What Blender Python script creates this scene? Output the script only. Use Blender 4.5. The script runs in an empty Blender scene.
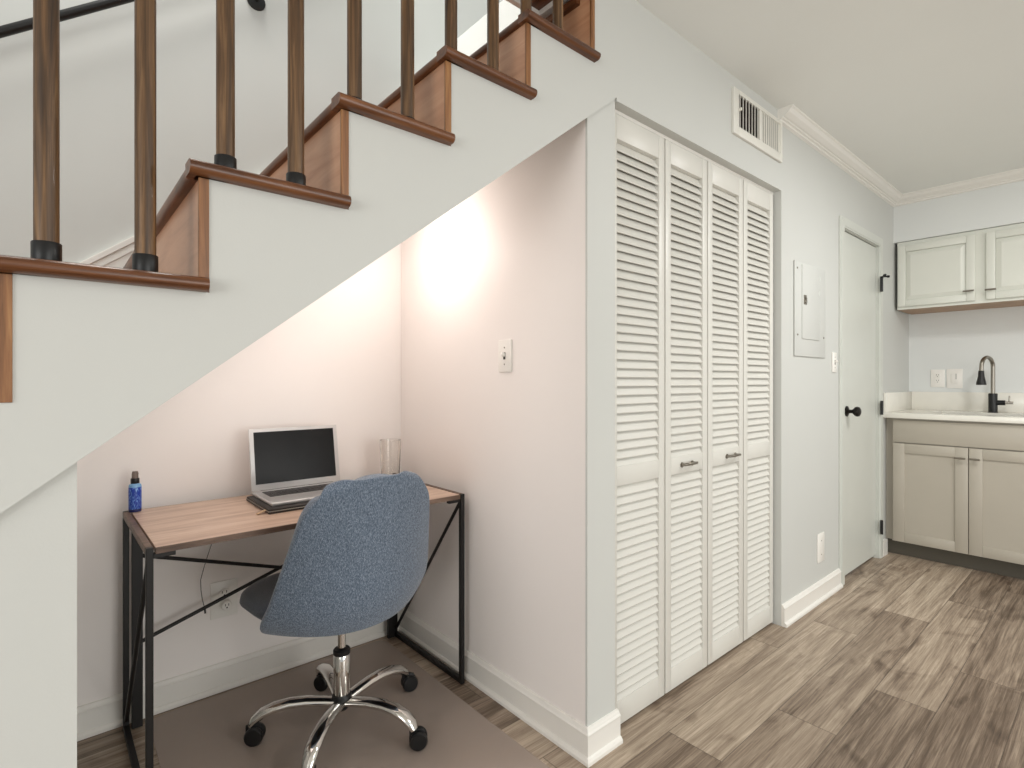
import bpy, bmesh, math, random
from mathutils import Vector, Matrix
random.seed(7)
SC = bpy.context.scene
COL = SC.collection
PI = math.pi

# ------------------------------------------------------------------ helpers
def lin(c):
    return tuple((x/255/12.92 if x/255 <= .04045 else ((x/255+.055)/1.055)**2.4) for x in c)

class MB:
    """collects shapes; build() links them as ONE mesh object"""
    def __init__(s): s.bm = bmesh.new()
    def _mi(s, faces, mi):
        if mi:
            for f in faces: f.material_index = mi
    def box(s, x0, x1, y0, y1, z0, z1, bev=0.0, mat=None, mi=0, seg=2):
        v = [s.bm.verts.new(p) for p in ((x0,y0,z0),(x1,y0,z0),(x1,y1,z0),(x0,y1,z0),(x0,y0,z1),(x1,y0,z1),(x1,y1,z1),(x0,y1,z1))]
        fs = [s.bm.faces.new([v[i] for i in q]) for q in ((0,3,2,1),(4,5,6,7),(0,1,5,4),(1,2,6,5),(2,3,7,6),(3,0,4,7))]
        s._mi(fs, mi)
        if mat is not None: bmesh.ops.transform(s.bm, matrix=mat, verts=v)
        if bev > 0:
            es = list({e for f in fs for e in f.edges})
            r = bmesh.ops.bevel(s.bm, geom=es, offset=bev, segments=seg, profile=.5, affect='EDGES')
            s._mi(r['faces'], mi)
        return s
    def prism(s, pts, axis, a0, a1, mi=0):
        """pts 2D polygon; axis 'y': pts=(x,z); axis 'x': pts=(y,z); axis 'z': pts=(x,y)"""
        def P(p, a):
            return {'y': (p[0], a, p[1]), 'x': (a, p[0], p[1]), 'z': (p[0], p[1], a)}[axis]
        A = [s.bm.verts.new(P(p, a0)) for p in pts]; B = [s.bm.verts.new(P(p, a1)) for p in pts]
        n = len(pts); fs = [s.bm.faces.new(A), s.bm.faces.new(B[::-1])]
        for i in range(n): fs.append(s.bm.faces.new([A[i], B[i], B[(i+1) % n], A[(i+1) % n]]))
        s._mi(fs, mi)
        return s
    def tube(s, pts, r, n=12, cap=True, mi=0, flat=None):
        """round tube along pts; r number or list; flat=(a,b) scales side/up"""
        pts = [Vector(p) for p in pts]; m = len(pts)
        rs = r if isinstance(r, (list, tuple)) else [r]*m
        rings = []; prev = None
        for i, p in enumerate(pts):
            t = (pts[min(i+1, m-1)]-pts[max(i-1, 0)]).normalized()
            if prev is None:
                up = Vector((0,0,1)) if abs(t.z) < .9 else Vector((0,1,0))
                a = t.cross(up).normalized()
            else:
                a = (prev - t*prev.dot(t)).normalized()
            b = a.cross(t); prev = a
            fa, fb = flat if flat else (1, 1)
            rings.append([s.bm.verts.new(p + a*(rs[i]*fa*math.cos(2*PI*k/n)) + b*(rs[i]*fb*math.sin(2*PI*k/n))) for k in range(n)])
        fs = []
        for i in range(m-1):
            for k in range(n):
                fs.append(s.bm.faces.new([rings[i][k], rings[i][(k+1) % n], rings[i+1][(k+1) % n], rings[i+1][k]]))
        if cap:
            fs.append(s.bm.faces.new(rings[0][::-1])); fs.append(s.bm.faces.new(rings[-1]))
        s._mi(fs, mi)
        return s
    def lathe(s, prof, c=(0,0,0), n=24, mat=None, mi=0):
        """prof list of (r,z); around z at c"""
        rings = []; nv = []
        for r, z in prof:
            if r < 1e-6:
                v = s.bm.verts.new((c[0], c[1], c[2]+z)); rings.append([v]); nv.append(v)
            else:
                R = [s.bm.verts.new((c[0]+r*math.cos(2*PI*k/n), c[1]+r*math.sin(2*PI*k/n), c[2]+z)) for k in range(n)]
                rings.append(R); nv += R
        fs = []
        for i in range(len(rings)-1):
            A, B = rings[i], rings[i+1]
            for k in range(n):
                k2 = (k+1) % n
                if len(A) == 1 and len(B) == 1: continue
                if len(A) == 1: fs.append(s.bm.faces.new([A[0], B[k2], B[k]]))
                elif len(B) == 1: fs.append(s.bm.faces.new([A[k], A[k2], B[0]]))
                else: fs.append(s.bm.faces.new([A[k], A[k2], B[k2], B[k]]))
        if mat is not None: bmesh.ops.transform(s.bm, matrix=mat, verts=nv)
        s._mi(fs, mi)
        return s
    def sweep(s, prof, path, side=1):
        """prof closed polygon of (offset,z), path list of (x,y); offset to the right of travel * side, mitred"""
        P = [Vector(p) for p in path]; m = len(P); rings = []
        for i in range(m):
            d0 = (P[i]-P[i-1]).normalized() if i > 0 else None
            d1 = (P[i+1]-P[i]).normalized() if i < m-1 else None
            n0 = Vector((d0.y, -d0.x))*side if d0 is not None else None
            n1 = Vector((d1.y, -d1.x))*side if d1 is not None else None
            if n0 is None: nn = n1
            elif n1 is None: nn = n0
            else:
                nn = (n0+n1).normalized(); nn = nn/max(.2, nn.dot(n1))
            rings.append([s.bm.verts.new((P[i].x+nn.x*o, P[i].y+nn.y*o, z)) for o, z in prof])
        n = len(prof)
        for i in range(m-1):
            for k in range(n):
                s.bm.faces.new([rings[i][k], rings[i][(k+1) % n], rings[i+1][(k+1) % n], rings[i+1][k]])
        s.bm.faces.new(rings[0]); s.bm.faces.new(rings[-1][::-1])
        return s
    def build(s, name, mats, parent=None, smooth=None):
        bmesh.ops.recalc_face_normals(s.bm, faces=s.bm.faces)
        me = bpy.data.meshes.new(name); s.bm.to_mesh(me); s.bm.free()
        for m in (mats if isinstance(mats, (list, tuple)) else [mats]): me.materials.append(m)
        if smooth is not None:
            for p in me.polygons: p.use_smooth = True
            me.set_sharp_from_angle(angle=math.radians(smooth))
        o = bpy.data.objects.new(name, me); COL.objects.link(o)
        if parent is not None:
            o.parent = parent
        return o

def tag(o, label=None, cat=None, group=None, kind=None):
    if label: o['label'] = label
    if cat: o['category'] = cat
    if group: o['group'] = group
    if kind: o['kind'] = kind
    return o
def thing(name, label, cat, loc=(0,0,0), rz=0, group=None):
    o = bpy.data.objects.new(name, None); COL.objects.link(o)
    o.location = loc; o.rotation_euler = (0,0,rz); o.empty_display_size = .1
    return tag(o, label, cat, group)
def struct(o): o['kind'] = 'structure'; return o

# ------------------------------------------------------------------ materials
def new_mat(name):
    m = bpy.data.materials.new(name); m.use_nodes = True
    nt = m.node_tree; b = nt.nodes['Principled BSDF']
    return m, nt, b
def N(nt, t, **kw):
    n = nt.nodes.new(t)
    for k, v in kw.items():
        if k.startswith('_'): setattr(n, k[1:], v)
        else: n.inputs[k.replace('__', ' ')].default_value = v
    return n
def plain(name, rgb, rough=.5, metal=0.0, spec=.5, noise=0.0, nscale=8.0, bump=0.0, bscale=200.0):
    m, nt, b = new_mat(name)
    c = lin(rgb); L = nt.links.new
    b.inputs['Base Color'].default_value = (*c, 1); b.inputs['Roughness'].default_value = rough
    b.inputs['Metallic'].default_value = metal; b.inputs['Specular IOR Level'].default_value = spec
    tc = N(nt, 'ShaderNodeTexCoord')
    if noise > 0:
        n = N(nt, 'ShaderNodeTexNoise', Scale=nscale, Detail=3.0); L(tc.outputs['Object'], n.inputs['Vector'])
        r = N(nt, 'ShaderNodeValToRGB'); e = r.color_ramp.elements
        e[0].position = .3; e[1].position = .7
        e[0].color = (*[x*(1-noise) for x in c], 1); e[1].color = (*[min(1, x*(1+noise)) for x in c], 1)
        L(n.outputs['Fac'], r.inputs['Fac']); L(r.outputs['Color'], b.inputs['Base Color'])
    if bump > 0:
        n = N(nt, 'ShaderNodeTexNoise', Scale=bscale, Detail=2.0); L(tc.outputs['Object'], n.inputs['Vector'])
        bp = N(nt, 'ShaderNodeBump', Strength=bump, Distance=.002); L(n.outputs['Fac'], bp.inputs['Height']); L(bp.outputs['Normal'], b.inputs['Normal'])
    return m
def wood(name, dark, mid, light, axis='x', scale=1.0, rough=.35, coat=0.0, stretch=14):
    """procedural wood, grain running along the object's axis"""
    m, nt, b = new_mat(name); L = nt.links.new
    tc = N(nt, 'ShaderNodeTexCoord'); mp = N(nt, 'ShaderNodeMapping')
    s = {'x': (scale, scale*stretch, scale*stretch), 'y': (scale*stretch, scale, scale*stretch), 'z': (scale*stretch, scale*stretch, scale)}[axis]
    mp.inputs['Scale'].default_value = s
    L(tc.outputs['Object'], mp.inputs['Vector'])
    n1 = N(nt, 'ShaderNodeTexNoise', Scale=2.2, Detail=8.0, Roughness=.62, Distortion=.6); L(mp.outputs['Vector'], n1.inputs['Vector'])
    r = N(nt, 'ShaderNodeValToRGB'); e = r.color_ramp.elements
    e[0].position = .3; e[0].color = (*lin(dark), 1); e[1].position = .72; e[1].color = (*lin(light), 1)
    k = r.color_ramp.elements.new(.5); k.color = (*lin(mid), 1)
    L(n1.outputs['Fac'], r.inputs['Fac']); L(r.outputs['Color'], b.inputs['Base Color'])
    b.inputs['Roughness'].default_value = rough; b.inputs['Coat Weight'].default_value = coat
    bp = N(nt, 'ShaderNodeBump', Strength=.15, Distance=.001); L(n1.outputs['Fac'], bp.inputs['Height']); L(bp.outputs['Normal'], b.inputs['Normal'])
    return m

M = {}
M['nook'] = plain('nook_wall_lit', (243,237,233), .55, spec=.35, noise=.012, nscale=1.5, bump=.06, bscale=260)  # wall colour raised and warmed to carry lamp glow and fill light
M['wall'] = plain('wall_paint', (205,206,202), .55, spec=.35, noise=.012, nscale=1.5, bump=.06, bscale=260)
M['kitchen'] = plain('kitchen_wall_lit', (224,226,224), .5, spec=.35, noise=.01, nscale=1.5, bump=.06, bscale=260)  # wall colour whitened; extra light on the bulkhead is put into it
M['ceil'] = plain('ceiling_paint', (240,241,238), .75, spec=.2, noise=.015, nscale=1.3, bump=.12, bscale=180)
M['trim'] = plain('trim_paint', (236,233,227), .3, spec=.5, noise=.01)
M['door'] = plain('door_paint', (208,210,203), .35, spec=.5, noise=.01)
M['louver'] = plain('louver_paint', (218,216,209), .38, spec=.45, noise=.015, nscale=5)
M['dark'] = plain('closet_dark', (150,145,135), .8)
M['black'] = plain('black_metal', (22,20,19), .45, spec=.4, noise=.1)
M['blackpl'] = plain('black_plastic', (20,20,21), .4, spec=.45, noise=.08)
M['chrome'] = plain('chrome', (228,226,222), .07, 1.0)
M['nickel'] = plain('brushed_nickel', (150,144,135), .28, 1.0)
M['alu'] = plain('laptop_aluminium', (205,204,203), .35, .55, noise=.01)
M['cab'] = plain('upper_cabinet_paint', (222,223,214), .35, spec=.45, noise=.012)
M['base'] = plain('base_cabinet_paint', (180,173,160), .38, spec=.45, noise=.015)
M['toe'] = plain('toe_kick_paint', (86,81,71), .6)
M['counter'] = plain('quartz_counter', (236,233,224), .18, spec=.5, noise=.02, nscale=14)
M['plate'] = plain('white_plastic', (240,237,231), .3, spec=.5)
M['slot'] = plain('slot_dark', (60,56,52), .6)
M['tan'] = wood('cabinet_underside_wood', (120,84,52), (165,122,80), (190,150,106), 'y', 1.5)
M['tread'] = wood('tread_wood', (66,36,18), (102,60,32), (132,86,52), 'y', 2.0, .34, .12, 16)
M['treadx'] = wood('nosing_wood', (66,36,18), (102,60,32), (132,86,52), 'x', 2.0, .34, .12, 16)
M['riser'] = wood('riser_wood', (168,116,82), (190,140,106), (206,160,126), 'y', 1.1, .35, .1, 9)
M['riser_end'] = wood('riser_end_wood', (96,60,32), (140,94,56), (172,126,80), 'z', 2.0, .4, 0, 18)
M['post'] = wood('post_wood', (48,32,18), (92,66,40), (142,108,72), 'z', 1.6, .45, .05, 26)
M['desk'] = wood('desk_laminate', (176,146,126), (202,174,154), (220,198,180), 'x', 1.6, .35, 0, 9)
M['desk_edge'] = wood('desk_edge', (72,54,44), (104,82,68), (136,112,96), 'x', 2.0, .45, 0, 9)
M['screen'] = plain('laptop_screen', (24,23,23), .2, spec=.14, noise=.25, nscale=9)
M['key'] = plain('laptop_keys', (62,60,60), .5)
M['leather'] = plain('dark_leather', (38,33,30), .5, noise=.2, nscale=30, bump=.2)
M['tab'] = plain('tan_tab', (196,166,132), .6)
M['vent'] = plain('vent_paint', (226,224,216), .4, spec=.4)
M['ventdark'] = plain('vent_duct', (70,62,56), .8)
M['white_cable'] = plain('cable', (96,88,82), .5)
M['amber'] = plain('bronze', (34,30,27), .35, .6)

def fabric(name, a, b_, c, sc=420):
    m, nt, b = new_mat(name); L = nt.links.new
    tc = N(nt, 'ShaderNodeTexCoord')
    v = N(nt, 'ShaderNodeTexNoise', Scale=sc, Detail=2.0, Roughness=.7); L(tc.outputs['Object'], v.inputs['Vector'])
    mp = N(nt, 'ShaderNodeMapping'); mp.inputs['Scale'].default_value = (1.0, 1.0, .35)
    L(tc.outputs['Object'], mp.inputs['Vector'])
    v2 = N(nt, 'ShaderNodeTexNoise', Scale=sc*.45, Detail=3.0, Roughness=.7); L(mp.outputs['Vector'], v2.inputs['Vector'])
    mx = N(nt, 'ShaderNodeMath', _operation='ADD'); L(v.outputs['Fac'], mx.inputs[0]); L(v2.outputs['Fac'], mx.inputs[1])
    hf = N(nt, 'ShaderNodeMath', _operation='MULTIPLY'); L(mx.outputs[0], hf.inputs[0]); hf.inputs[1].default_value = .5
    r = N(nt, 'ShaderNodeValToRGB'); e = r.color_ramp.elements
    e[0].position = .38; e[0].color = (*lin(a), 1); e[1].position = .62; e[1].color = (*lin(c), 1)
    k = r.color_ramp.elements.new(.5); k.color = (*lin(b_), 1)
    L(hf.outputs[0], r.inputs['Fac']); L(r.outputs['Color'], b.inputs['Base Color'])
    b.inputs['Roughness'].default_value = .95; b.inputs['Specular IOR Level'].default_value = .15
    b.inputs['Sheen Weight'].default_value = .35; b.inputs['Sheen Roughness'].default_value = .5
    bp = N(nt, 'ShaderNodeBump', Strength=.35, Distance=.002); L(hf.outputs[0], bp.inputs['Height']); L(bp.outputs['Normal'], b.inputs['Normal'])
    return m
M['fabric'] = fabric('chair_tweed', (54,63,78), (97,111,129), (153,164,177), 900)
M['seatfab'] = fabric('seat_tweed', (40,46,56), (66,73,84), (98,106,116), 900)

def floor_mat():
    m, nt, b = new_mat('vinyl_plank_floor'); L = nt.links.new
    def math_(op, a, b2=None):
        n = N(nt, 'ShaderNodeMath', _operation=op)
        for i, x in enumerate((a, b2)):
            if x is None: continue
            if isinstance(x, (int, float)): n.inputs[i].default_value = x
            else: L(x, n.inputs[i])
        return n.outputs[0]
    tc = N(nt, 'ShaderNodeTexCoord'); sp = N(nt, 'ShaderNodeSeparateXYZ'); L(tc.outputs['Object'], sp.inputs[0])
    x, y = sp.outputs['X'], sp.outputs['Y']
    ry = math_('DIVIDE', math_('SUBTRACT', y, .805), .183)
    row = math_('FLOOR', ry); fy = math_('SUBTRACT', ry, row)
    rx = math_('DIVIDE', math_('ADD', math_('SUBTRACT', x, 1.53), math_('MULTIPLY', row, .395)), 1.23)
    col = math_('FLOOR', rx); fx = math_('SUBTRACT', rx, col)
    cb = N(nt, 'ShaderNodeCombineXYZ'); L(row, cb.inputs[0]); L(col, cb.inputs[1])
    wn = N(nt, 'ShaderNodeTexWhiteNoise', _noise_dimensions='2D'); L(cb.outputs[0], wn.inputs['Vector'])
    sc = N(nt, 'ShaderNodeSeparateColor'); L(wn.outputs['Color'], sc.inputs[0])
    # grain coordinates, shifted for each plank
    gx = math_('ADD', x, math_('MULTIPLY', sc.outputs[0], 52.3)); gy = math_('ADD', y, math_('MULTIPLY', sc.outputs[1], 31.7))
    gv = N(nt, 'ShaderNodeCombineXYZ'); L(math_('MULTIPLY', gx, .62), gv.inputs[0]); L(math_('MULTIPLY', gy, 11.0), gv.inputs[1])
    g1 = N(nt, 'ShaderNodeTexNoise', Scale=2.3, Detail=9.0, Roughness=.66, Distortion=.9); L(gv.outputs[0], g1.inputs['Vector'])
    gv2 = N(nt, 'ShaderNodeCombineXYZ'); L(math_('MULTIPLY', gx, 1.6), gv2.inputs[0]); L(math_('MULTIPLY', gy, 60.0), gv2.inputs[1])
    g2 = N(nt, 'ShaderNodeTexNoise', Scale=3.0, Detail=6.0, Roughness=.7, Distortion=.4); L(gv2.outputs[0], g2.inputs['Vector'])
    gv3 = N(nt, 'ShaderNodeCombineXYZ'); L(math_('MULTIPLY', gx, 2.0), gv3.inputs[0]); L(math_('MULTIPLY', gy, 3.6), gv3.inputs[1])
    kn = N(nt, 'ShaderNodeTexNoise', Scale=1.7, Detail=3.0, Roughness=.55, Distortion=.7); L(gv3.outputs[0], kn.inputs['Vector'])
    base = math_('ADD', math_('MULTIPLY', g1.outputs['Fac'], .58), math_('MULTIPLY', g2.outputs['Fac'], .42))
    base = math_('ADD', base, math_('MULTIPLY', math_('SUBTRACT', sc.outputs[2], .5), .17))
    knr = N(nt, 'ShaderNodeMapRange'); L(kn.outputs['Fac'], knr.inputs['Value'])
    knr.inputs['From Min'].default_value = .56; knr.inputs['From Max'].default_value = .76; knr.inputs['To Min'].default_value = 0; knr.inputs['To Max'].default_value = .17
    base = math_('SUBTRACT', base, knr.outputs[0])
    r = N(nt, 'ShaderNodeValToRGB'); e = r.color_ramp.elements
    e[0].position = .26; e[0].color = (*lin((70,56,45)), 1); e[1].position = .70; e[1].color = (*lin((206,190,171)), 1)
    for p, c in ((.38, (104,88,74)), (.47, (138,121,105)), (.55, (164,147,129)), (.62, (184,167,148))):
        k = r.color_ramp.elements.new(p); k.color = (*lin(c), 1)
    L(base, r.inputs['Fac'])
    ey = math_('MINIMUM', fy, math_('SUBTRACT', 1.0, fy)); ex = math_('MINIMUM', fx, math_('SUBTRACT', 1.0, fx))
    sy = math_('LESS_THAN', ey, .009); sx = math_('LESS_THAN', ex, .0014)
    seam = math_('MAXIMUM', sy, sx)
    mx = N(nt, 'ShaderNodeMix', _data_type='RGBA'); L(math_('MULTIPLY', seam, .55), mx.inputs['Factor'])
    L(r.outputs['Color'], mx.inputs['A']); mx.inputs['B'].default_value = (*lin((58,46,38)), 1)
    L(mx.outputs['Result'], b.inputs['Base Color'])
    b.inputs['Roughness'].default_value = .42; b.inputs['Specular IOR Level'].default_value = .4
    h = math_('SUBTRACT', base, math_('MULTIPLY', seam, .6))
    bp = N(nt, 'ShaderNodeBump', Strength=.25, Distance=.0015); L(h, bp.inputs['Height']); L(bp.outputs['Normal'], b.inputs['Normal'])
    return m
M['floor'] = floor_mat()

def mat_mat():
    m, nt, b = new_mat('clear_vinyl_mat'); L = nt.links.new
    out = nt.nodes['Material Output']
    b.inputs['Base Color'].default_value = (*lin((208,194,184)), 1); b.inputs['Roughness'].default_value = .30
    b.inputs['Specular IOR Level'].default_value = .6
    tc = N(nt, 'ShaderNodeTexCoord'); n = N(nt, 'ShaderNodeTexNoise', Scale=9.0, Detail=2.0); L(tc.outputs['Object'], n.inputs['Vector'])
    bp = N(nt, 'ShaderNodeBump', Strength=.12, Distance=.003); L(n.outputs['Fac'], bp.inputs['Height']); L(bp.outputs['Normal'], b.inputs['Normal'])
    tr = N(nt, 'ShaderNodeBsdfTransparent'); tr.inputs[0].default_value = (.93,.9,.88,1)
    mx = N(nt, 'ShaderNodeMixShader'); mx.inputs[0].default_value = .40
    L(tr.outputs[0], mx.inputs[1]); L(b.outputs[0], mx.inputs[2]); L(mx.outputs[0], out.inputs['Surface'])
    return m
M['mat'] = mat_mat()
def glass_mat():
    m, nt, b = new_mat('clear_glass')
    b.inputs['Base Color'].default_value = (.96,.95,.93,1); b.inputs['Roughness'].default_value = .02
    b.inputs['Transmission Weight'].default_value = 1.0; b.inputs['IOR'].default_value = 1.45
    return m
M['glass'] = glass_mat()
def bottle_mat():
    m, nt, b = new_mat('blue_label'); L = nt.links.new
    tc = N(nt, 'ShaderNodeTexCoord'); mp = N(nt, 'ShaderNodeMapping'); mp.inputs['Scale'].default_value = (3.0, 3.0, 1.0)
    mp.inputs['Rotation'].default_value = (.5, .5, 0)
    L(tc.outputs['Object'], mp.inputs['Vector'])
    n = N(nt, 'ShaderNodeTexNoise', Scale=62.0, Detail=2.0, Distortion=1.5); L(mp.outputs['Vector'], n.inputs['Vector'])
    r = N(nt, 'ShaderNodeValToRGB'); e = r.color_ramp.elements
    e[0].position = .5; e[0].color = (*lin((24,58,160)), 1); e[1].position = .66; e[1].color = (*lin((120,165,226)), 1)
    L(n.outputs['Fac'], r.inputs['Fac']); L(r.outputs['Color'], b.inputs['Base Color']); b.inputs['Roughness'].default_value = .3
    return m
M['label'] = bottle_mat()
M['bottle'] = plain('light_blue_plastic', (128,176,218), .25)
M['bottlebase'] = plain('navy_plastic', (28,36,92), .3)
M['spray'] = plain('grey_spray_cap', (112,98,90), .4)

# ------------------------------------------------------------------ measures (metres, camera above the origin)
D = 1.067      # plane of the stair side, closet and kitchen wall
W = 1.2296     # right wall of the nook
B = 2.2157     # rear wall of the nook and stair
ZC = 2.405     # ceiling
XK = 4.79      # kitchen rear wall
XU = 4.40      # bulkhead / upper cabinet front
RX = [-.0433, .211, .4693, .7264, .9864, 1.2518]
NE = [.2075, .4645, .722, .9889, 1.2523]   # right ends of the side nosings
TZ = [1.330, 1.531, 1.737, 1.938, 2.143]
def soff(x): return 1.022 + .771*(x-.027)

# ------------------------------------------------------------------ room shell
struct(MB().box(-3.6, 5.0, -4.2, 2.35, -.12, 0).build('floor', M['floor']))
cb_ = MB(); cb_.box(-3.6, 5.0, -4.2, 1.30, ZC, ZC+.16); cb_.box(1.27, 5.0, 1.30, 2.35, ZC, ZC+.16)
struct(cb_.build('ceiling', M['ceil']))
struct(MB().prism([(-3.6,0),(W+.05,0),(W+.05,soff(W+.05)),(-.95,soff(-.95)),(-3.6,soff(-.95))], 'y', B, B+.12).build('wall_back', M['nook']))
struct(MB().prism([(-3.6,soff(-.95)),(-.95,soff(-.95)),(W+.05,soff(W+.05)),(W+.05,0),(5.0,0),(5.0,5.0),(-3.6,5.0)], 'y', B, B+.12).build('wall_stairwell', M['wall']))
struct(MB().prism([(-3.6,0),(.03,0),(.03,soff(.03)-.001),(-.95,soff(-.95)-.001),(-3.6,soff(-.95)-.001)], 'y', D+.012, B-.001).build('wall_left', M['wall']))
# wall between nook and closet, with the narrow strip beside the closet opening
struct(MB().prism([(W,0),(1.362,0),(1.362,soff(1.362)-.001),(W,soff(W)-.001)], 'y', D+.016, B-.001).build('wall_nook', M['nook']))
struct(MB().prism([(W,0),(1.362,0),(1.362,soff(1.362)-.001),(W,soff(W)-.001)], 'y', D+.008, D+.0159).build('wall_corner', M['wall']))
wf = MB()
wf.box(1.362, 2.587, D, D+.10, 2.04, ZC)                       # header above the closet
wf.box(2.587, 3.385, D, D+.10, 0, ZC)
wf.box(3.385, 4.06, D, D+.10, 2.02, ZC)
wf.box(4.06, XK, D, D+.10, 0, ZC)
struct(wf.build('wall_front', M['wall']))
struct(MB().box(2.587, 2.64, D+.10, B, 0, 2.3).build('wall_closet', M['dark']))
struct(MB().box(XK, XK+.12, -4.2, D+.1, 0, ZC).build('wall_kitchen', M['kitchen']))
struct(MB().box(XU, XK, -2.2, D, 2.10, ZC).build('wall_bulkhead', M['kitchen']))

bprof = [(0,0),(.024,0),(.024,.010),(.019,.017),(.014,.020),(.014,.078),(.0155,.081),(.0155,.085),(.011,.089),(.0085,.094),(.006,.098),(0,.100)]
struct(MB().sweep(bprof, [(.03, B), (W, B), (W, D+.008), (1.372, D+.008)], 1).build('baseboard_nook', M['trim']))
struct(MB().sweep(bprof, [(2.587, D), (3.335, D)], 1).build('baseboard_front', M['trim']))
struct(MB().box(4.112, 4.20, D-.016, D, 0, .1).build('baseboard_kitchen', M['trim']))
cz = ZC
cprof = [(0,cz),(.067,cz),(.067,cz-.006),(.060,cz-.010),(.050,cz-.024),(.032,cz-.036),(.024,cz-.038),(.022,cz-.043),(.014,cz-.046),(.012,cz-.053),(.004,cz-.056),(0,cz-.058)]
struct(MB().sweep(cprof, [(2.545, D), (XU, D), (XU, -2.2)], 1).build('trim_crown', M['trim']))

# utility door beside the kitchen
d1 = MB().box(3.403, 4.045, D+.010, D+.045, .022, 2.012, .002).build('door_1', M['door']); struct(d1)
dc = MB()
for x0, x1 in ((3.338, 3.398), (4.05, 4.112)):
    dc.box(x0, x1, D-.012, D, 0, 2.075, .003); dc.box(x0+.009, x1-.009, D-.015, D-.0118, 0, 2.0655, .001)
dc.box(3.398, 4.050, D-.012, D, 2.018, 2.075, .001); dc.box(3.390, 4.058, D-.0148, D-.0115, 2.026, 2.066, .001)
dc.box(3.385, 3.400, D, D+.06, 0, 2.02); dc.box(4.048, 4.062, D, D+.06, 0, 2.02); dc.box(3.385, 4.062, D, D+.06, 2.016, 2.03)
struct(dc.build('trim_door', M['door']))
ROT = Matrix.Rotation(PI/2, 4, 'X')    # lathe axis z -> -y
def at(x, y, z): return Matrix.Translation((x, y, z))
MB().lathe([(0,0),(.030,0),(.030,.006),(.022,.010),(.011,.014),(.010,.030),(.016,.036),(.0265,.046),(.029,.056),(.026,.066),(.015,.072),(0,.073)], mat=at(3.495, D+.010, .972) @ ROT, n=20).build('door_knob', M['amber'], d1, 40)
for z in (1.768, .975, .205):
    h = MB(); h.tube([(4.049, D-.022, z-.045), (4.049, D-.022, z+.045)], .0075, 10)
    h.box(4.030, 4.068, D-.0235, D-.0195, z-.043, z+.043)
    h.build('hinge', M['blackpl'], d1, 40)
hp = MB(); hp.tube([(4.049, D-.022, 1.808), (4.049, D-.022, 1.820)], .009, 10); hp.tube([(4.02, D-.045, 1.822), (4.049, D-.024, 1.818), (4.085, D-.045, 1.822)], .004, 8); hp.tube([(4.016, D-.05, 1.822), (4.022, D-.042, 1.822)], .008, 8); hp.tube([(4.082, D-.042, 1.822), (4.09, D-.052, 1.822)], .008, 8)
hp.build('door_stop', M['blackpl'], d1, 40)

# ------------------------------------------------------------------ staircase
st = thing('staircase', 'wooden staircase with white painted side rising to the right over the desk nook', 'staircase', (0,0,0))
pts = [(-.95, soff(-.95)), (1.362, soff(1.362)), (1.362, ZC), (RX[5], ZC), (RX[5], TZ[4]-.024)]
for k in range(4, 0, -1):
    pts += [(RX[k], TZ[k]-.024), (RX[k], TZ[k-1]-.024)]
pts += [(RX[0], TZ[0]-.024), (RX[0], 1.118), (-.95, 1.118)]
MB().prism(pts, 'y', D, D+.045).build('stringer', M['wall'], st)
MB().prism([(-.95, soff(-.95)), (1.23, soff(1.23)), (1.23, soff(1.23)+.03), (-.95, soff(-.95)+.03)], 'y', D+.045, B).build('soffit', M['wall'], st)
def nosing_profile(depth0, depth1, zt, t=.024):
    r = t/2; p = [(depth1, zt), (depth1, zt-t)]
    for k in range(7):
        a = -PI/2 - PI*k/6
        p.append((depth0+r+r*math.cos(a), zt-r+r*math.sin(a)))
    return p
NOSE = [-.074, .178, .441, .699, .960]
for k in range(5):
    x0, x1, zt = NOSE[k], RX[k+1]+.003, TZ[k]
    t = MB()
    t.prism(nosing_profile(x0, x0+.06, zt), 'y', D-.005, B-.001)
    t.box(x0+.05, RX[k+1]+.001, D, B, zt-.024, zt)
    t.build('tread', M['tread'], st, 40)
    e = MB(); e.prism(nosing_profile(D-.026, D+.02, zt), 'x', x0, NE[k]); e.build('nosing', M['treadx'], st.children[-1], 40)
for k in range(6):
    x = RX[k]; z0 = (TZ[k-1] if k else 1.118); z1 = (TZ[k]-.024 if k < 5 else 2.334)
    MB().box(x-.014, x-.001, D+.004, B-.001, z0, z1).build('riser', M['riser'], st)
    MB().box(x-.0165, x, D-.003, D+.004, z0, z1-.001, .001).build('riser_end', M['riser_end'], st.children[-1])
MB().box(-.95, RX[0]-.02, D+.045, B, 1.09, 1.118).build('landing', M['tread'], st)
MB().box(RX[5]-.03, 2.2, D+.045, B, 2.312, 2.334).build('upper_landing', M['tread'], st)
# skirting board on the far wall
def sk(x): return 1.562 + .78*(x-.11)
s_ = MB(); s_.prism([(-.9, sk(-.9)-.26), (1.25, sk(1.25)-.26), (1.25, sk(1.25)), (-.9, sk(-.9))], 'y', B-.016, B)
s_.prism([(-.9, sk(-.9)-.022), (1.25, sk(1.25)-.022), (1.25, sk(1.25)-.004), (-.9, sk(-.9)-.004)], 'y', B-.024, B-.015)
s_.prism([(-.9, sk(-.9)-.05), (1.25, sk(1.25)-.05), (1.25, sk(1.25)-.042), (-.9, sk(-.9)-.042)], 'y', B-.02, B-.015)
s_.build('skirt_board', M['trim'], st)
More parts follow.
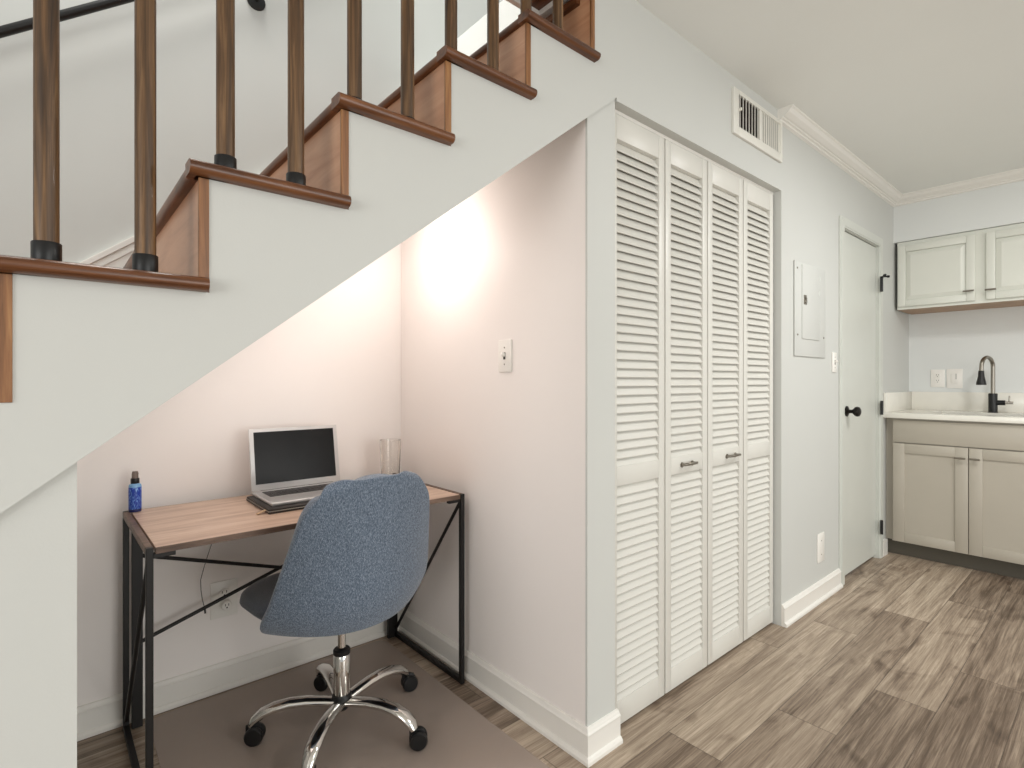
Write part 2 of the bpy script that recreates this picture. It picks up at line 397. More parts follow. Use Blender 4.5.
# boxed header the posts run up to
MB().box(-1.2, 1.245, 1.06, 1.30, 2.378, ZC).build('header_board', M['tread'], st)
MB().box(-1.2, 1.245, 1.282, 1.302, 2.362, 2.40, .003).box(1.225, 1.247, 1.07, 1.302, 2.362, 2.40, .003).build('header_trim', M['trim'], st)
PX = [-.0061, .1214, .2449, .3733, .4976, .6276, .7495, .8829, 1.0008, 1.128]
for i, x in enumerate(PX):
    zt = TZ[i//2]
    p = MB().tube([(x, 1.10, zt), (x, 1.10, 2.378)], .0157, 20).build('baluster', M['post'], st, 40)
    hgt = .034 if i < 4 else .021
    MB().lathe([(.0157,0),(.0183,0),(.0187,.001),(.0187,hgt-.001),(.0180,hgt),(.0157,hgt)], (x, 1.10, zt), 20).build('collar', M['blackpl'], p, 40)

hr = thing('handrail', 'black wall handrail sloping up the far wall behind the wooden posts', 'handrail', (0, B, 0))
def hz(x): return 2.165 + .80*(x+.117)
rail = MB().tube([(-1.0, -.06, hz(-1.0)), (1.1, -.06, hz(1.1))], .0135, 14, flat=(1.1, 1.0)).build('rail', M['black'], hr, 40)
for x in (-.72, .60):
    b_ = MB(); b_.lathe([(0,0),(.034,0),(.034,.005),(.026,.010),(0,.012)], mat=at(x, 0, hz(x)-.118) @ ROT, n=18)
    b_.tube([(x, -.008, hz(x)-.118), (x, -.045, hz(x)-.108), (x, -.06, hz(x)-.02)], .008, 10)
    b_.build('bracket', M['black'], hr, 40)

# ------------------------------------------------------------------ closet doors
LX = [1.366, 1.681, 1.979, 2.280, 2.580]
YD = 1.099
def leaf(parent, x0, x1, handle_x=None):
    x0 += .0034; x1 -= .0034; s = .035; t = .030
    f = MB()
    f.box(x0, x0+s, YD, YD+t, .014, 2.026, .0025); f.box(x1-s, x1, YD, YD+t, .014, 2.026, .0025)
    f.box(x0+s, x1-s, YD+.001, YD+t-.001, 1.945, 2.026, .001); f.box(x0+s, x1-s, YD+.001, YD+t-.001, .803, .867, .001); f.box(x0+s, x1-s, YD+.001, YD+t-.001, .014, .094, .001)
    lf = f.build('door_leaf', M['louver'], parent, 30)
    for z0, z1, n in ((.867, 1.945, 36), (.094, .803, 24)):
        sl = MB(); p = (z1-z0)/n
        for k in range(n):
            zc = z0 + p*(k+.5)
            sl.box(x0+s-.002, x1-s+.002, -.024, .024, -.003, .003, .002, mat=Matrix.Translation((0, YD+t/2+.001, zc)) @ Matrix.Rotation(math.radians(61), 4, 'X'), seg=1)
        sl.build('louver_slats', M['louver'], lf, 30)
    if handle_x is not None:
        h = MB(); z = .838; xa, xb = handle_x-.036, handle_x+.036
        h.tube([(xa, YD+.001, z-.004), (xa, YD-.016, z-.002), (xa+.006, YD-.024, z), (xb-.006, YD-.024, z), (xb, YD-.016, z-.002), (xb, YD+.001, z-.004)], .0055, 10)
        h.lathe([(0,0),(.010,0),(.010,.003),(0,.004)], mat=at(xa, YD+.0005, z-.004) @ ROT, n=12); h.lathe([(0,0),(.010,0),(.010,.003),(0,.004)], mat=at(xb, YD+.0005, z-.004) @ ROT, n=12)
        h.build('handle', M['nickel'], lf, 40)
bf = thing('bifold_door', 'left pair of white louvered folding closet doors beside the desk nook', 'closet door', (0,0,0), group='louvered closet doors')
leaf(bf, LX[0], LX[1]); leaf(bf, LX[1], LX[2], 1.826)
bf2 = thing('bifold_door', 'right pair of white louvered folding closet doors nearest the kitchen', 'closet door', (0,0,0), group='louvered closet doors')
leaf(bf2, LX[2], LX[3], 2.168); leaf(bf2, LX[3], LX[4])
struct(MB().box(1.362, 2.587, YD+.004, YD+.028, 2.029, 2.0405, .001).build('trim_track', M['trim']))

# ------------------------------------------------------------------ wall fittings
def on_front(name, x0, x1, z0, z1, t, mat, parent=None, bev=.003):
    return MB().box(x0, x1, D-t, D, z0, z1, bev).build(name, mat, parent, 30)
vn = thing('air_vent', 'white wall vent with half open vertical slats below the ceiling', 'air vent', (0,0,0))
v = MB(); v.box(2.106, 2.152, D-.012, D+.001, 2.163, 2.352, .002); v.box(2.552, 2.572, D-.012, D+.001, 2.163, 2.352, .002)
v.box(2.152, 2.552, D-.0118, D+.001, 2.163, 2.200, .001); v.box(2.152, 2.552, D-.0118, D+.001, 2.335, 2.352, .001); v.box(2.343, 2.362, D-.011, D+.001, 2.2, 2.335, .001)
v.build('frame', M['vent'], vn, 30)
MB().box(2.15, 2.345, D-.001, D+.0005, 2.198, 2.337).build('duct', M['ventdark'], vn)
s_ = MB()
for k in range(7):
    s_.box(-.008, .008, -.0012, .0012, 2.199, 2.336, mat=Matrix.Translation((2.166+k*.0268, D-.0065, 0)) @ Matrix.Rotation(math.radians(38), 4, 'Z'))
s_.build('open_slats', M['vent'], vn)
s_ = MB()
for k in range(9):
    s_.box(-.0118, .0118, -.0012, .0012, 2.199, 2.336, mat=Matrix.Translation((2.3735+k*.0212, D-.006, 0)) @ Matrix.Rotation(math.radians(12), 4, 'Z'))
s_.build('closed_slats', M['vent'], vn)
MB().box(2.146, 2.152, D-.024, D-.01, 2.262, 2.274, .001).build('lever', M['vent'], vn)

ep = thing('electrical_panel', 'white painted electrical breaker panel cover on the wall left of the door', 'electrical panel', (0,0,0))
on_front('cover', 2.722, 3.118, 1.270, 1.735, .0085, M['wall'], ep)
dr = MB().box(2.800, 3.022, D-.013, D-.006, 1.357, 1.725, .002).build('door', M['wall'], ep, 30)
MB().box(2.815, 2.850, D-.015, D-.012, 1.528, 1.575, .002).box(2.826, 2.842, D-.020, D-.014, 1.536, 1.562, .002).build('latch', M['nickel'], dr, 30)
for z in (1.68, 1.60, 1.45): MB().tube([(3.024, D-.011, z-.012), (3.024, D-.011, z+.012)], .004, 8).build('hinge', M['wall'], dr, 40)
for x, z in ((2.748, 1.70), (2.752, 1.375), (3.09, 1.375)): MB().lathe([(0,0),(.006,0),(.004,.003),(0,.003)], mat=at(x, D-.008, z) @ ROT, n=10).build('screw', M['nickel'], ep)

def switch(name, label, T):
    """toggle switch built facing -y with its centre at 0, then placed with T"""
    r = thing(name, label, 'light switch'); r.matrix_world = T
    MB().box(-.036, .036, -.0065, 0, -.058, .058, .003).build('plate', M['plate'], r, 30)
    MB().box(-.0055, .0055, -.0075, -.005, -.0125, .0125).build('slot', M['slot'], r)
    MB().box(-.0042, .0042, -.016, 0, -.006, .006, .001, mat=Matrix.Translation((0, -.006, .002)) @ Matrix.Rotation(math.radians(-28), 4, 'X')).build('toggle', M['plate'], r, 30)
    for z in (-.030, .030): MB().lathe([(0,0),(.003,0),(.002,.0015),(0,.0015)], mat=at(0, -.0065, z) @ ROT, n=10).build('screw', M['nickel'], r)
    return r
FX = Matrix.Rotation(-PI/2, 4, 'Z')        # -y facing -> -x facing
switch('light_switch', 'white toggle light switch on the right wall of the desk nook', Matrix.Translation((W, 1.459, 1.238)) @ FX)
switch('light_switch', 'small white toggle light switch between breaker panel and kitchen door', Matrix.Translation((3.262, D, 1.250)) @ Matrix.Diagonal((.85, 1, .95, 1)))
def outlet(name, label, T, kind='duplex'):
    r = thing(name, label, 'wall outlet'); r.matrix_world = T
    MB().box(-.040, .040, -.006, 0, -.063, .063, .003).build('plate', M['plate'], r, 30)
    if kind == 'blank': 
        for z in (-.03, .03): MB().lathe([(0,0),(.003,0),(.002,.0015),(0,.0015)], mat=at(0, -.006, z) @ ROT, n=10).build('screw', M['nickel'], r)
        return r
    for z in (-.020, .020):
        f = MB().lathe([(0,0),(.0165,0),(.0165,.002),(.0155,.003),(0,.003)], mat=at(0, -.006, z) @ ROT, n=24).build('socket', M['plate'], r, 30)
        MB().box(-.0075, -.0050, -.0094, -.0085, z+.001, z+.009).box(.0050, .0075, -.0094, -.0085, z+.001, z+.009).lathe([(0,0),(.0028,0),(.0028,.0006),(0,.0006)], mat=at(0, -.0088, z-.006) @ ROT, n=10).build('slots', M['slot'], f)
    return r
outlet('wall_outlet', 'white duplex wall outlet under the desk on the rear nook wall', Matrix.Translation((.488, B, .335)) @ Matrix.Diagonal((1.15, 1, 1.08, 1)))
outlet('blank_wall_plate', 'plain white wall plate low on the wall left of the kitchen door', Matrix.Translation((3.066, D, .272)) @ Matrix.Diagonal((1.15, 1, 1.2, 1)), 'blank')
outlet('wall_outlet', 'white duplex wall outlet above the counter, left of the pair', Matrix.Translation((XK, .897, 1.166)) @ FX)
cs = thing('switch_plate', 'white wall plate with a rocker and plug, right beside the kitchen outlet', 'light switch'); cs.matrix_world = Matrix.Translation((XK, .803, 1.164)) @ FX
MB().box(-.044, .044, -.006, 0, -.068, .068, .003).build('plate', M['plate'], cs, 30)
MB().box(-.018, .018, -.011, -.005, -.034, .036, .002).build('rocker', M['plate'], cs, 30)
MB().box(.008, .0105, -.0125, -.0105, -.004, .034).build('slot', M['slot'], cs)
ad = thing('plug_adapter', 'round white plug in the lower socket of the outlet under the desk', 'plug', (.492, B-.009, .315))
MB().lathe([(0,0),(.017,0),(.018,.004),(.0175,.016),(.015,.020),(0,.0205)], mat=ROT, n=24).build('body', M['plate'], ad, 40)
MB().box(-.0065, -.0045, -.0215, -.020, .000, .008).box(.0045, .0065, -.0215, -.020, .000, .008).lathe([(0,0),(.0028,0),(.0028,.0006),(0,.0006)], mat=at(0, -.0204, -.006) @ ROT, n=10).build('slots', M['slot'], ad)

# ------------------------------------------------------------------ kitchen
def raised_door(name, y0, y1, z0, z1, x, parent, handle=None):
    """raised-panel door facing -x, front face at x"""
    o = MB(); s = .044; t = .019
    o.box(x, x+t, y0, y0+s, z0, z1, .003); o.box(x, x+t, y1-s, y1, z0, z1, .003)
    o.box(x, x+t, y0+s, y1-s, z0, z0+s, .003); o.box(x, x+t, y0+s, y1-s, z1-s, z1, .003)
    ld = o.build(name, M['cab'], parent, 30)
    # raised centre panel with a bevelled edge
    p = MB(); a, b2, c, d = y0+s+.001, y1-s-.001, z0+s+.001, z1-s-.001; g = .026
    v0 = [p.bm.verts.new(q) for q in ((x+.013, a, c), (x+.013, b2, c), (x+.013, b2, d), (x+.013, a, d))]
    v1 = [p.bm.verts.new(q) for q in ((x+.003, a+g, c+g), (x+.003, b2-g, c+g), (x+.003, b2-g, d-g), (x+.003, a+g, d-g))]
    v2 = [p.bm.verts.new((x+.018, q.co.y, q.co.z)) for q in v0]
    for k in range(4):
        j = (k+1) % 4
        p.bm.faces.new([v0[k], v0[j], v1[j], v1[k]]); p.bm.faces.new([v0[k], v2[k], v2[j], v0[j]])
    p.bm.faces.new(v1); p.bm.faces.new(v2)
    p.build('panel', M['cab'], ld)
    if handle: 
        h = MB(); ya, yb, zh = handle
        h.tube([(x+.001, (ya+yb)/2, zh), (x-.022, (ya+yb)/2, zh)], .0045, 10); h.tube([(x-.024, ya, zh), (x-.024, yb, zh)], .0055, 10)
        h.build('handle', M['nickel'], ld, 40)
    return ld
wc = thing('wall_cabinet', 'off-white raised panel kitchen wall cabinet with two doors above the sink', 'kitchen cabinet', (0,0,0))
k = MB(); xf = XU+.022; YL, YR = 1.050, .13
k.box(xf, XK-.001, YR, YL, 1.645, 2.098)
k.build('body', M['cab'], wc)
f = MB(); f.box(xf-.003, xf, YR, YL, 1.636, 2.098, .001); f.build('face_frame', M['cab'], wc)
MB().box(xf, XK-.001, YR, YL, 1.636, 1.6445).build('underside', M['tan'], wc)
raised_door('door', .638, 1.043, 1.655, 2.070, XU, wc, (.640, .694, 1.716)); raised_door('door', .160, .586, 1.655, 2.070, XU, wc, (.536, .588, 1.712))

bc = thing('base_cabinet', 'greige shaker sink base cabinet with two doors and a false drawer front', 'kitchen cabinet', (0,0,0))
xb = 4.177; Y0 = .235
MB().box(xb+.021, XK-.001, Y0, Y0+.018, .098, .904).box(xb+.021, XK-.001, 1.008, 1.026, .098, .904).box(xb+.021, XK-.001, Y0+.018, 1.008, .098, .116).box(xb+.021, xb+.039, Y0+.018, 1.008, .116, .904).build('body', M['base'], bc)
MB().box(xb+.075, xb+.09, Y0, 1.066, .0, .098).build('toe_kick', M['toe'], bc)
MB().box(xb+.050, xb+.0545, 1.0265, 1.066, .098, .904, .001).build('filler', M['base'], bc)
MB().box(xb, xb+.020, Y0+.004, 1.016, .750, .893, .002).build('drawer_front', M['base'], bc, 30)
def shaker(y0, y1, z0, z1, handle):
    o = MB(); s = .062; t = .020
    o.box(xb, xb+t, y0, y0+s, z0, z1, .0015); o.box(xb, xb+t, y1-s, y1, z0, z1, .0015)
    o.box(xb, xb+t, y0+s, y1-s, z0, z0+s, .0015); o.box(xb, xb+t, y0+s, y1-s, z1-s, z1, .0015)
    ld = o.build('door', M['base'], bc, 30)
    MB().box(xb+.009, xb+t-.001, y0+s-.001, y1-s+.001, z0+s-.001, z1-s+.001).build('panel', M['base'], ld)
    h = MB(); ya, yb, zh = handle
    h.tube([(xb+.001, (ya+yb)/2, zh), (xb-.024, (ya+yb)/2, zh)], .0045, 10); h.tube([(xb-.026, ya, zh), (xb-.026, yb, zh)], .0055, 10)
    h.build('handle', M['nickel'], ld, 40)
shaker(.6375, 1.016, .103, .743, (.647, .700, .680)); shaker(Y0+.004, .6335, .103, .743, (.580, .628, .680))

ct = MB(); xs0, xs1, ys0, ys1 = 4.27, 4.61, .38, .84; cf = 4.150; Y0c = .20
zt, zb_ = .940, .906
ct.box(cf, xs0, Y0c, D-.001, zb_, zt, .003); ct.box(xs1, XK-.001, Y0c, D-.001, zb_, zt); ct.box(xs0, xs1, ys1, D-.001, zb_, zt); ct.box(xs0, xs1, Y0c, ys0, zb_, zt)
cto = ct.build('countertop', M['counter'], None, 30); tag(cto, 'cream quartz kitchen countertop on the greige base cabinet', 'countertop')
MB().box(4.165, XK-.001, D-.020, D-.001, zt, 1.070, .002).build('side_splash', M['counter'], cto, 30)
MB().box(XK-.020, XK-.001, Y0c, D-.020, zt, 1.070, .002).build('backsplash', M['counter'], cto, 30)
sk_ = MB()
sk_.box(xs0-.01, xs0, ys0-.01, ys1+.01, .76, zb_-.001); sk_.box(xs1, xs1+.01, ys0-.01, ys1+.01, .76, zb_-.001); sk_.box(xs0, xs1, ys0-.01, ys0, .76, zb_-.001); sk_.box(xs0, xs1, ys1, ys1+.01, .76, zb_-.001); sk_.box(xs0-.01, xs1+.01, ys0-.01, ys1+.01, .752, .76)
tag(sk_.build('sink', M['nickel']), 'undermount sink basin set in the cream kitchen countertop', 'sink')

fc = thing('kitchen_faucet', 'black and steel gooseneck kitchen faucet behind the sink', 'faucet', (4.675, .588, zt))
MB().lathe([(0,0),(.026,0),(.026,.004),(.0235,.006),(.0235,.122),(.021,.126),(0,.126)], n=24).build('base', M['blackpl'], fc, 40)
gp = [(0, 0, .12), (0, 0, .30)]
for k in range(1, 13):
    a = PI*k/12; gp.append((-.062+.062*math.cos(a), .020-.020*math.cos(a), .30+.062*math.sin(a)))
gp += [(-.125, .041, .27)]
MB().tube(gp, .0115, 14).build('neck', M['nickel'], fc, 40)
MB().lathe([(0,0),(.026,0),(.026,.012),(.022,.030),(.0165,.055),(.0145,.092),(0,.092)], (-.125, .041, .182), 20).build('spray_head', M['blackpl'], fc, 40)
lv = MB().tube([(0, -.015, .066), (0, -.060, .066)], .0165, 14).build('valve', M['blackpl'], fc, 40)
MB().tube([(0, -.058, .066), (0, -.098, .066)], .010, 12).tube([(0, -.078, .066), (-.005, -.080, .112)], .0045, 10).build('lever', M['chrome'], lv, 40)

# ------------------------------------------------------------------ desk
DZ = .72
dk = thing('desk', 'small folding desk with wood top and black metal frame under the stairs', 'desk', (.182, 1.641, 0), math.radians(.6))
LXd, DYd = 1.006, .525     # local size
MB().box(.021, LXd-.021, .004, DYd-.002, DZ-.0165, DZ-.0005, .001).build('desktop', M['desk'], dk)
top = dk.children[-1]
MB().box(.021, LXd-.021, -.001, .0035, DZ-.0170, DZ-.001, .0005).build('edge_band', M['desk_edge'], top)
MB().box(.021, LXd-.021, DYd-.002, DYd+.001, DZ-.0170, DZ-.001, .0005).build('edge_band', M['desk_edge'], top)
w = .0165
for x0 in (0, LXd-w):
    s_ = MB().box(x0, x0+w, 0, w, 0, DZ, .0015).build('front_leg', M['black'], dk)
    MB().box(x0, x0+w, DYd-w, DYd, 0, DZ, .0015).build('rear_leg', M['black'], dk)
    MB().box(x0, x0+w, w, DYd-w, DZ-.020, DZ, .0015).build('top_bar', M['desk_edge'], dk)
    MB().box(x0, x0+w, w, DYd-w, 0.002, .020, .0015).build('floor_bar', M['black'], dk)
    xc = x0+w/2
    MB().tube([(xc, w, DZ-.030), (xc, DYd-w, .035)], .0065, 10).build('side_brace', M['black'], dk, 40)
    xi = x0+w if x0 == 0 else x0-.05
    MB().box(xi, xi+.05, .006, .024, DZ-.030, DZ-.018, .001).build('bracket', M['black'], dk)
    xu = x0+w+.006 if x0 == 0 else x0-.034
    MB().box(xu, xu+.030, DYd-.026, DYd-.010, .004, DZ-.024, .001).build('rear_upright', M['black'], dk)
MB().tube([(.05, DYd-.018, .568), (LXd-.05, DYd-.018, .278)], .0065, 10).build('back_brace', M['black'], dk, 40)
MB().tube([(.05, DYd-.018, .283), (LXd-.05, DYd-.018, .573)], .0065, 10).build('back_brace', M['black'], dk, 40)

# ------------------------------------------------------------------ things on the desk
pf = thing('portfolio', 'dark zipped leather portfolio lying under the silver laptop on the desk', 'portfolio', (.527, 1.806, DZ))
MB().box(0, .335, 0, .262, 0, .007, .003).box(.001, .334, .001, .261, .0075, .0155, .003).build('cover', M['leather'], pf, 30)
MB().box(-.001, .3355, -.001, .2625, .0065, .009, .001).build('zip', M['nickel'], pf)
MB().tube([(-.001, .030, .0085), (-.016, .022, .007), (-.030, .016, .0035)], .004, 8, flat=(1.3, .6)).build('zip_pull', M['tab'], pf, 40)
lp = thing('laptop', 'open silver laptop with dark screen standing on the desk', 'laptop', (.546, 1.838, DZ+.0157)); lp.scale = (1.04, 1.04, 1.02)
bs = MB().box(0, .318, 0, .228, 0, .012, .004, seg=3).build('base', M['alu'], lp, 30)
MB().box(.022, .296, .092, .200, .0121, .0127).build('keyboard_deck', M['alu'], bs)
kb = MB()
for r in range(6):
    n = 14; y0 = .096+r*.0170; hh = .0145 if r < 5 else .009
    for c in range(n):
        wkey = .0180; x0 = .0245+c*.0194
        if r == 0 and 4 <= c <= 8: continue
        kb.box(x0, x0+.0172, y0, y0+hh, .0126, .0140)
    if r == 0: kb.box(.0245+4*.0194, .0245+8*.0194+.0172, y0, y0+hh, .0126, .0140)
kb.build('keyboard', M['key'], bs)
MB().box(.106, .212, .012, .080, .0118, .0124).build('trackpad', M['alu'], bs)
T = Matrix.Translation((0, .228, .012)) @ Matrix.Rotation(math.radians(-10), 4, 'X')
ldm = MB().box(0, .318, -.004, .002, .0, .222, .002, mat=T, seg=2).build('lid', M['alu'], lp, 30)
MB().box(.015, .303, -.0052, -.0038, .022, .209, mat=T).build('screen', M['screen'], ldm)
MB().tube([(.03, .229, .011), (.288, .229, .011)], .005, 10).build('hinge', M['blackpl'], lp, 40)
gl = MB(); gl.lathe([(0,0),(.034,0),(.037,.004),(.0375,.010),(.0450,.178),(.0440,.179),(.0425,.178),(.0345,.022),(.033,.016),(0,.015)], n=32)
glo = gl.build('glass_tumbler', M['glass'], None, 40); glo.location = (1.088, 2.050, DZ); tag(glo, 'tall clear glass tumbler standing on the desk behind the chair', 'glass')
sb = thing('spray_bottle', 'small blue spray bottle with dark cap on the left desk corner', 'bottle', (.2075, 2.138, DZ)); sb.scale = (.93, .93, .96)
MB().lathe([(0,0),(.0185,0),(.0195,.003),(.0195,.010),(0,.010)], n=24).build('bottom', M['bottlebase'], sb, 40)
MB().lathe([(.0195,.0102),(.0196,.011),(.0196,.083),(.0195,.084)], n=24).build('label', M['label'], sb, 40)
MB().lathe([(.0190,.0102),(.0192,.086),(.0180,.092),(.0125,.096),(.0125,.098),(0,.098)], n=24).build('bottle_body', M['bottle'], sb, 40)
MB().lathe([(.0128,.0965),(.0132,.097),(.0132,.112),(.0120,.114),(0,.114)], n=24).build('cap', M['blackpl'], sb, 40)
MB().lathe([(.0100,.1142),(.0100,.128),(.0085,.137),(0,.1375)], n=20).tube([(0,0,.129), (.007,-.009,.130)], .0038, 8).build('nozzle', M['spray'], sb, 40)
cbp = [(.425, 2.10, DZ-.0185), (.438, 2.155, .60), (.440, 2.165, .572), (.415, 2.165, .491), (.402, 2.165, .44), (.404, 2.17, .40), (.408, 2.17, .368), (.416, 2.17, .330)]
cb2 = thing('charging_cable', 'thin dark cable hanging from the desk down to the wall beside the outlet', 'cable', cbp[0])
o = MB().tube([Vector(p)-Vector(cbp[0]) for p in cbp], .0013, 6).build('cord', M['white_cable'], cb2, 40)
MB().tube([Vector(cbp[-1])-Vector(cbp[0]), Vector((.418, 2.172, .314))-Vector(cbp[0])], .003, 8).build('connector', M['slot'], cb2, 40)

# ------------------------------------------------------------------ chair mat
def rounded(x0, x1, y0, y1, r, n=8):
    p = []
    for cx, cy, a0 in ((x1-r, y1-r, 0), (x0+r, y1-r, 90), (x0+r, y0+r, 180), (x1-r, y0+r, 270)):
        for k in range(n+1):
            a = math.radians(a0+90*k/n); p.append((cx+r*math.cos(a), cy+r*math.sin(a)))
    return p
mo = MB().prism(rounded(.245, 1.118, .93, 2.172, .05), 'z', .0005, .0025).build('chair_mat', M['mat'])
tag(mo, 'translucent plastic chair mat on the floor under the chair and desk', 'chair mat')

# ------------------------------------------------------------------ office chair
FZ = .0025
ch = thing('office_chair', 'blue grey upholstered swivel chair on chrome five star base', 'chair', (.725, 1.700, FZ), math.radians(5))
for ang in (150, 78, 6, -66, -138):
    a = math.radians(ang); ca, sa = math.cos(a), math.sin(a)
    prof = [(.018,.092),(.06,.100),(.11,.108),(.16,.110),(.205,.104),(.240,.092),(.264,.074),(.274,.058)]
    rr = [.019,.0195,.020,.0205,.021,.0205,.0185,.014]
    arm = MB().tube([(r*ca, r*sa, z) for r, z in prof], rr, 14, flat=(1.1, .72)).build('base_arm', M['chrome'], ch, 50)
    sw = math.radians({150: -38, 78: -62, 6: -20, -66: -35, -138: 10}[ang])
    c = Matrix.Translation((.274*ca, .274*sa, 0)) @ Matrix.Rotation(sw, 4, 'Z')
    cs_ = MB()
    wh = [(0,-.010),(.019,-.010),(.0265,-.008),(.0285,-.002),(.0285,.004),(.025,.009),(0,.010)]
    for s in (-.0135, .0135):
        cs_.lathe(wh, mat=c @ Matrix.Translation((.012, s, .0288)) @ Matrix.Rotation(PI/2, 4, 'X'), n=22)
    hood = [(.0, .0)]
    cs_.lathe([(.0075,.020),(.0075,.062),(0,.062)], mat=c, n=12)
    cs_.tube([(-.012,0,.030),(-.006,0,.052),(.010,0,.061),(.028,0,.056),(.039,0,.040)], .013, 10, mi=0, flat=(1.5,.45)) if False else cs_.box(-.016, .030, -.0035, .0035, .022, .060, .003, mat=c)
    cs_.build('caster', M['blackpl'], arm, 40)
MB().lathe([(0,.066),(.018,.066),(.024,.072),(.030,.078),(.031,.112),(.028,.118),(.0,.118)], n=24).build('hub', M['blackpl'], ch, 40)
MB().lathe([(.0255,.100),(.0262,.102),(.0262,.250),(.025,.252),(0,.252)], n=28).build('sleeve', M['chrome'], ch, 40)
MB().lathe([(.0268,.248),(.0275,.250),(.0275,.261),(.024,.265),(0,.265)], n=28).build('sleeve_cap', M['blackpl'], ch, 40)
MB().lathe([(.0135,.270),(.0135,.400),(0,.400)], n=20).build('gas_lift', M['chrome'], ch, 40)
MB().box(-.085, .085, -.11, .10, .388, .402, .004).box(-.05, .05, -.07, .07, .372, .388, .004).build('seat_plate', M['blackpl'], ch, 30)
MB().tube([(.05, .0, .384), (.13, -.03, .380), (.165, -.05, .376)], [.005,.005,.009], 8).build('lever', M['blackpl'], ch, 40)
# seat cushion
def seat_mesh():
    m = MB(); n = 40; rings = []
    prof = [(.30,.406),(.62,.408),(.80,.416),(.93,.432),(1.0,.452),(.985,.468),(.93,.480),(.80,.486),(.55,.478),(.28,.472)]
    cx0, cy0, ax, ay = -.022, .020, .266, .232
    for sc, z in prof:
        R = []
        for k in range(n):
            t = 2*PI*k/n; c, s = math.cos(t), math.sin(t); e = 2/2.7
            x = math.copysign(abs(c)**e, c)*ax*sc; y = math.copysign(abs(s)**e, s)*ay*sc
            wing = .030*max(0, abs(x)/ax-.45)*max(0, (.5-y/ay)) if z > .43 else 0
            drop = -.012*max(0, y/ay-.5) if z > .43 else 0
            R.append(m.bm.verts.new((cx0+x, cy0+y, z+.012-FZ+wing+drop)))
        rings.append(R)
    for i in range(len(rings)-1):
        for k in range(n): m.bm.faces.new([rings[i][k], rings[i][(k+1) % n], rings[i+1][(k+1) % n], rings[i+1][k]])
    m.bm.faces.new(rings[0][::-1]); m.bm.faces.new(rings[-1])
    return m
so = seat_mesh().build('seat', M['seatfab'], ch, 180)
# backrest shell: u across, v upward
def back_pt(u, v):
    w0 = .271 + (.196-.271)*max(0, (v-.10)/.9)**1.0
    if v < .10: w0 = .271
    w = w0
    if v > .80:
        q = (v-.80)/.20; w = w0 - .066*(1-math.sqrt(max(0, 1-q*q)))
    if v < .06:
        q = (.06-v)/.06; w = w0 - .012*(1-math.sqrt(max(0, 1-q*q)))
    zb = .415 + .030*abs(u)**2; zt = .876 - .030*u*u
    z = zb + (zt-zb)*v
    yc = -.215 - .055*v + .03*max(0, (.25-v)/.25)**2
    wrap = .140 + (.022-.140)*min(1, v*1.02)
    y = yc + wrap*abs(u)**2.1
    return Vector((-.011-.026*v+u*w, y, z-FZ))
def shell():
    m = MB(); nu, nv = 30, 30
    g = [[None]*(nu+1) for _ in range(nv+1)]
    vs = [0, .012, .03] + [.06 + .74*i/(nv-10) for i in range(nv-9)] + [.84, .88, .92, .95, .975, .99][:6]
    vs = vs[:nv] + [1.0]
    for j, v in enumerate(vs):
        for i in range(nu+1):
            u = -1+2*i/nu; g[j][i] = m.bm.verts.new(back_pt(u, v))
    for j in range(len(vs)-1):
        for i in range(nu): m.bm.faces.new([g[j][i], g[j][i+1], g[j+1][i+1], g[j+1][i]])
    return m, vs
m_, vs_ = shell()
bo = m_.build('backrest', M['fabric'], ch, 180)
# give the shell its thickness towards the sitter, with rounded rim
sol = bo.modifiers.new('thick', 'SOLIDIFY'); sol.thickness = .042; sol.offset = 0.0
sub = bo.modifiers.new('soft', 'SUBSURF'); sub.levels = 1; sub.render_levels = 2

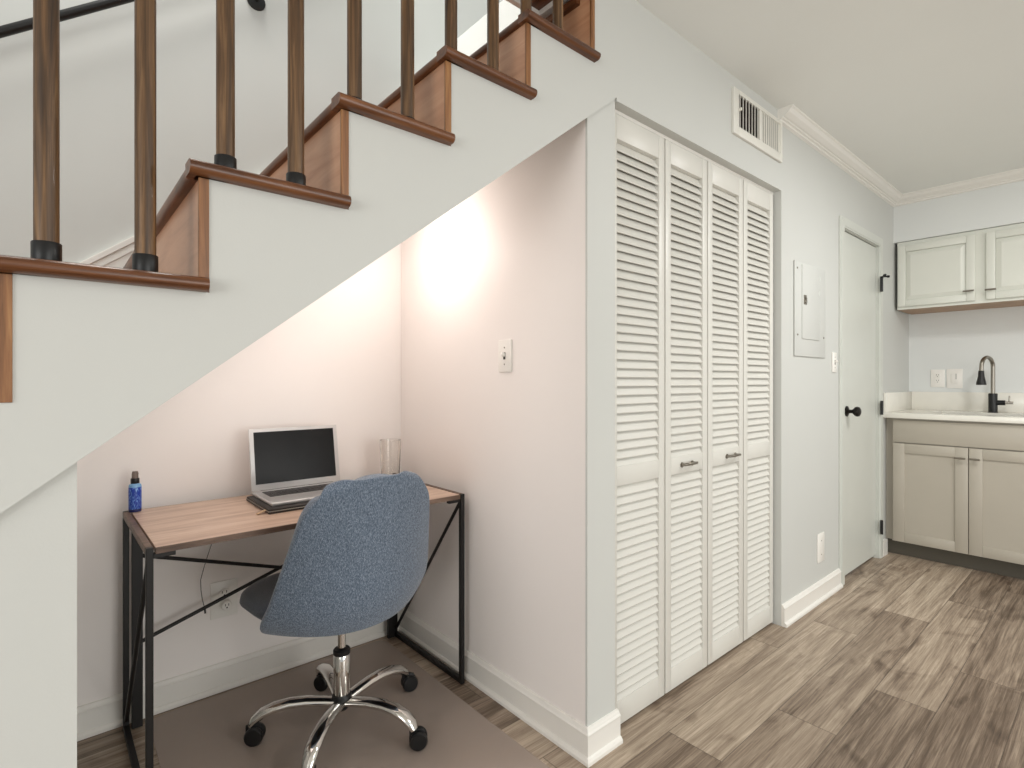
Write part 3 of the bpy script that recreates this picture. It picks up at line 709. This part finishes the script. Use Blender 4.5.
# ------------------------------------------------------------------ light
wd = bpy.data.worlds.new('World'); SC.world = wd; wd.use_nodes = True
bg = wd.node_tree.nodes['Background']; bg.inputs[0].default_value = (.97, 1.0, .99, 1); bg.inputs[1].default_value = .72
def area(name, loc, tgt, size, power, col=(1,1,1), sy=None):
    l = bpy.data.lights.new(name, 'AREA'); l.energy = power; l.color = col; l.size = size
    if sy: l.shape = 'RECTANGLE'; l.size_y = sy
    o = bpy.data.objects.new(name, l); COL.objects.link(o); o.location = loc
    o.rotation_euler = (Vector(tgt)-Vector(loc)).to_track_quat('-Z', 'Y').to_euler()
    return o
def point(name, loc, power, r, col):
    l = bpy.data.lights.new(name, 'POINT'); l.energy = power; l.color = col; l.shadow_soft_size = r
    o = bpy.data.objects.new(name, l); COL.objects.link(o); o.location = loc
    return o
area('kitchen_ceiling_lamp', (2.85, -.15, 2.36), (2.85, -.15, 0), .35, 27, (1.0, 1.0, .98))
area('living_room_top_fill', (1.9, -1.2, 2.38), (1.9, -1.2, 0), 1.2, 18, (.99, 1.0, .98))  # unseen overhead fill, added to brighten the floor
area('living_room_front_fill', (1.6, -3.7, 1.2), (1.0, 1.6, .8), 2.6, 92, (1.0, 1.0, .97), 2.0)  # added frontal fill behind the camera; no window is built here
area('side_fill', (-3.4, -.9, 1.2), (1.2, .8, 1.0), 2.4, 84, (1.0, .99, .96), 1.8)  # added fill from the left for the nook's right wall, no window there
area('stairwell_fill', (.3, 1.75, 4.4), (.4, 1.8, 0), .8, 78, (1.0, .99, .94))  # unseen area light added above to brighten the far stair wall
point('under_stair_lamp', (1.0, 1.81, 1.705), 4.8, .028, (1.0, .88, .83))
sf = area('under_stair_fill', (.50, 1.66, soff(.50)-.02), (.50+.771, 1.66, soff(.50)-.02-1), .75, 2.6, (1.0, .89, .84), .7)  # soft fill added below the soffit to even out the nook, no fixture
pl = thing('puck_light', 'small round lamp on the sloping underside of the stairs', 'lamp', (1.0, 1.81, soff(1.0)))
MB().lathe([(0,-.002),(.035,-.002),(.035,-.020),(.030,-.024),(0,-.024)], mat=Matrix.Rotation(-math.atan(.771), 4, 'Y'), n=24).build('housing', M['plate'], pl, 40)

# ------------------------------------------------------------------ camera
cam = bpy.data.cameras.new('Camera'); co = bpy.data.objects.new('Camera', cam); COL.objects.link(co)
cam.sensor_fit = 'HORIZONTAL'; cam.sensor_width = 36; cam.lens = 36*533.4/1024; cam.shift_y = -3.4/1024
cam.clip_start = .05
yaw = math.radians(49.208)
co.location = (0, 0, 1.15); co.rotation_euler = (PI/2, 0, yaw-PI/2)
SC.camera = co
SC.view_settings.view_transform = 'Standard'; SC.view_settings.look = 'None'
SC.view_settings.exposure = -0.36; SC.view_settings.gamma = 1.0; SC.view_settings.use_curve_mapping = False
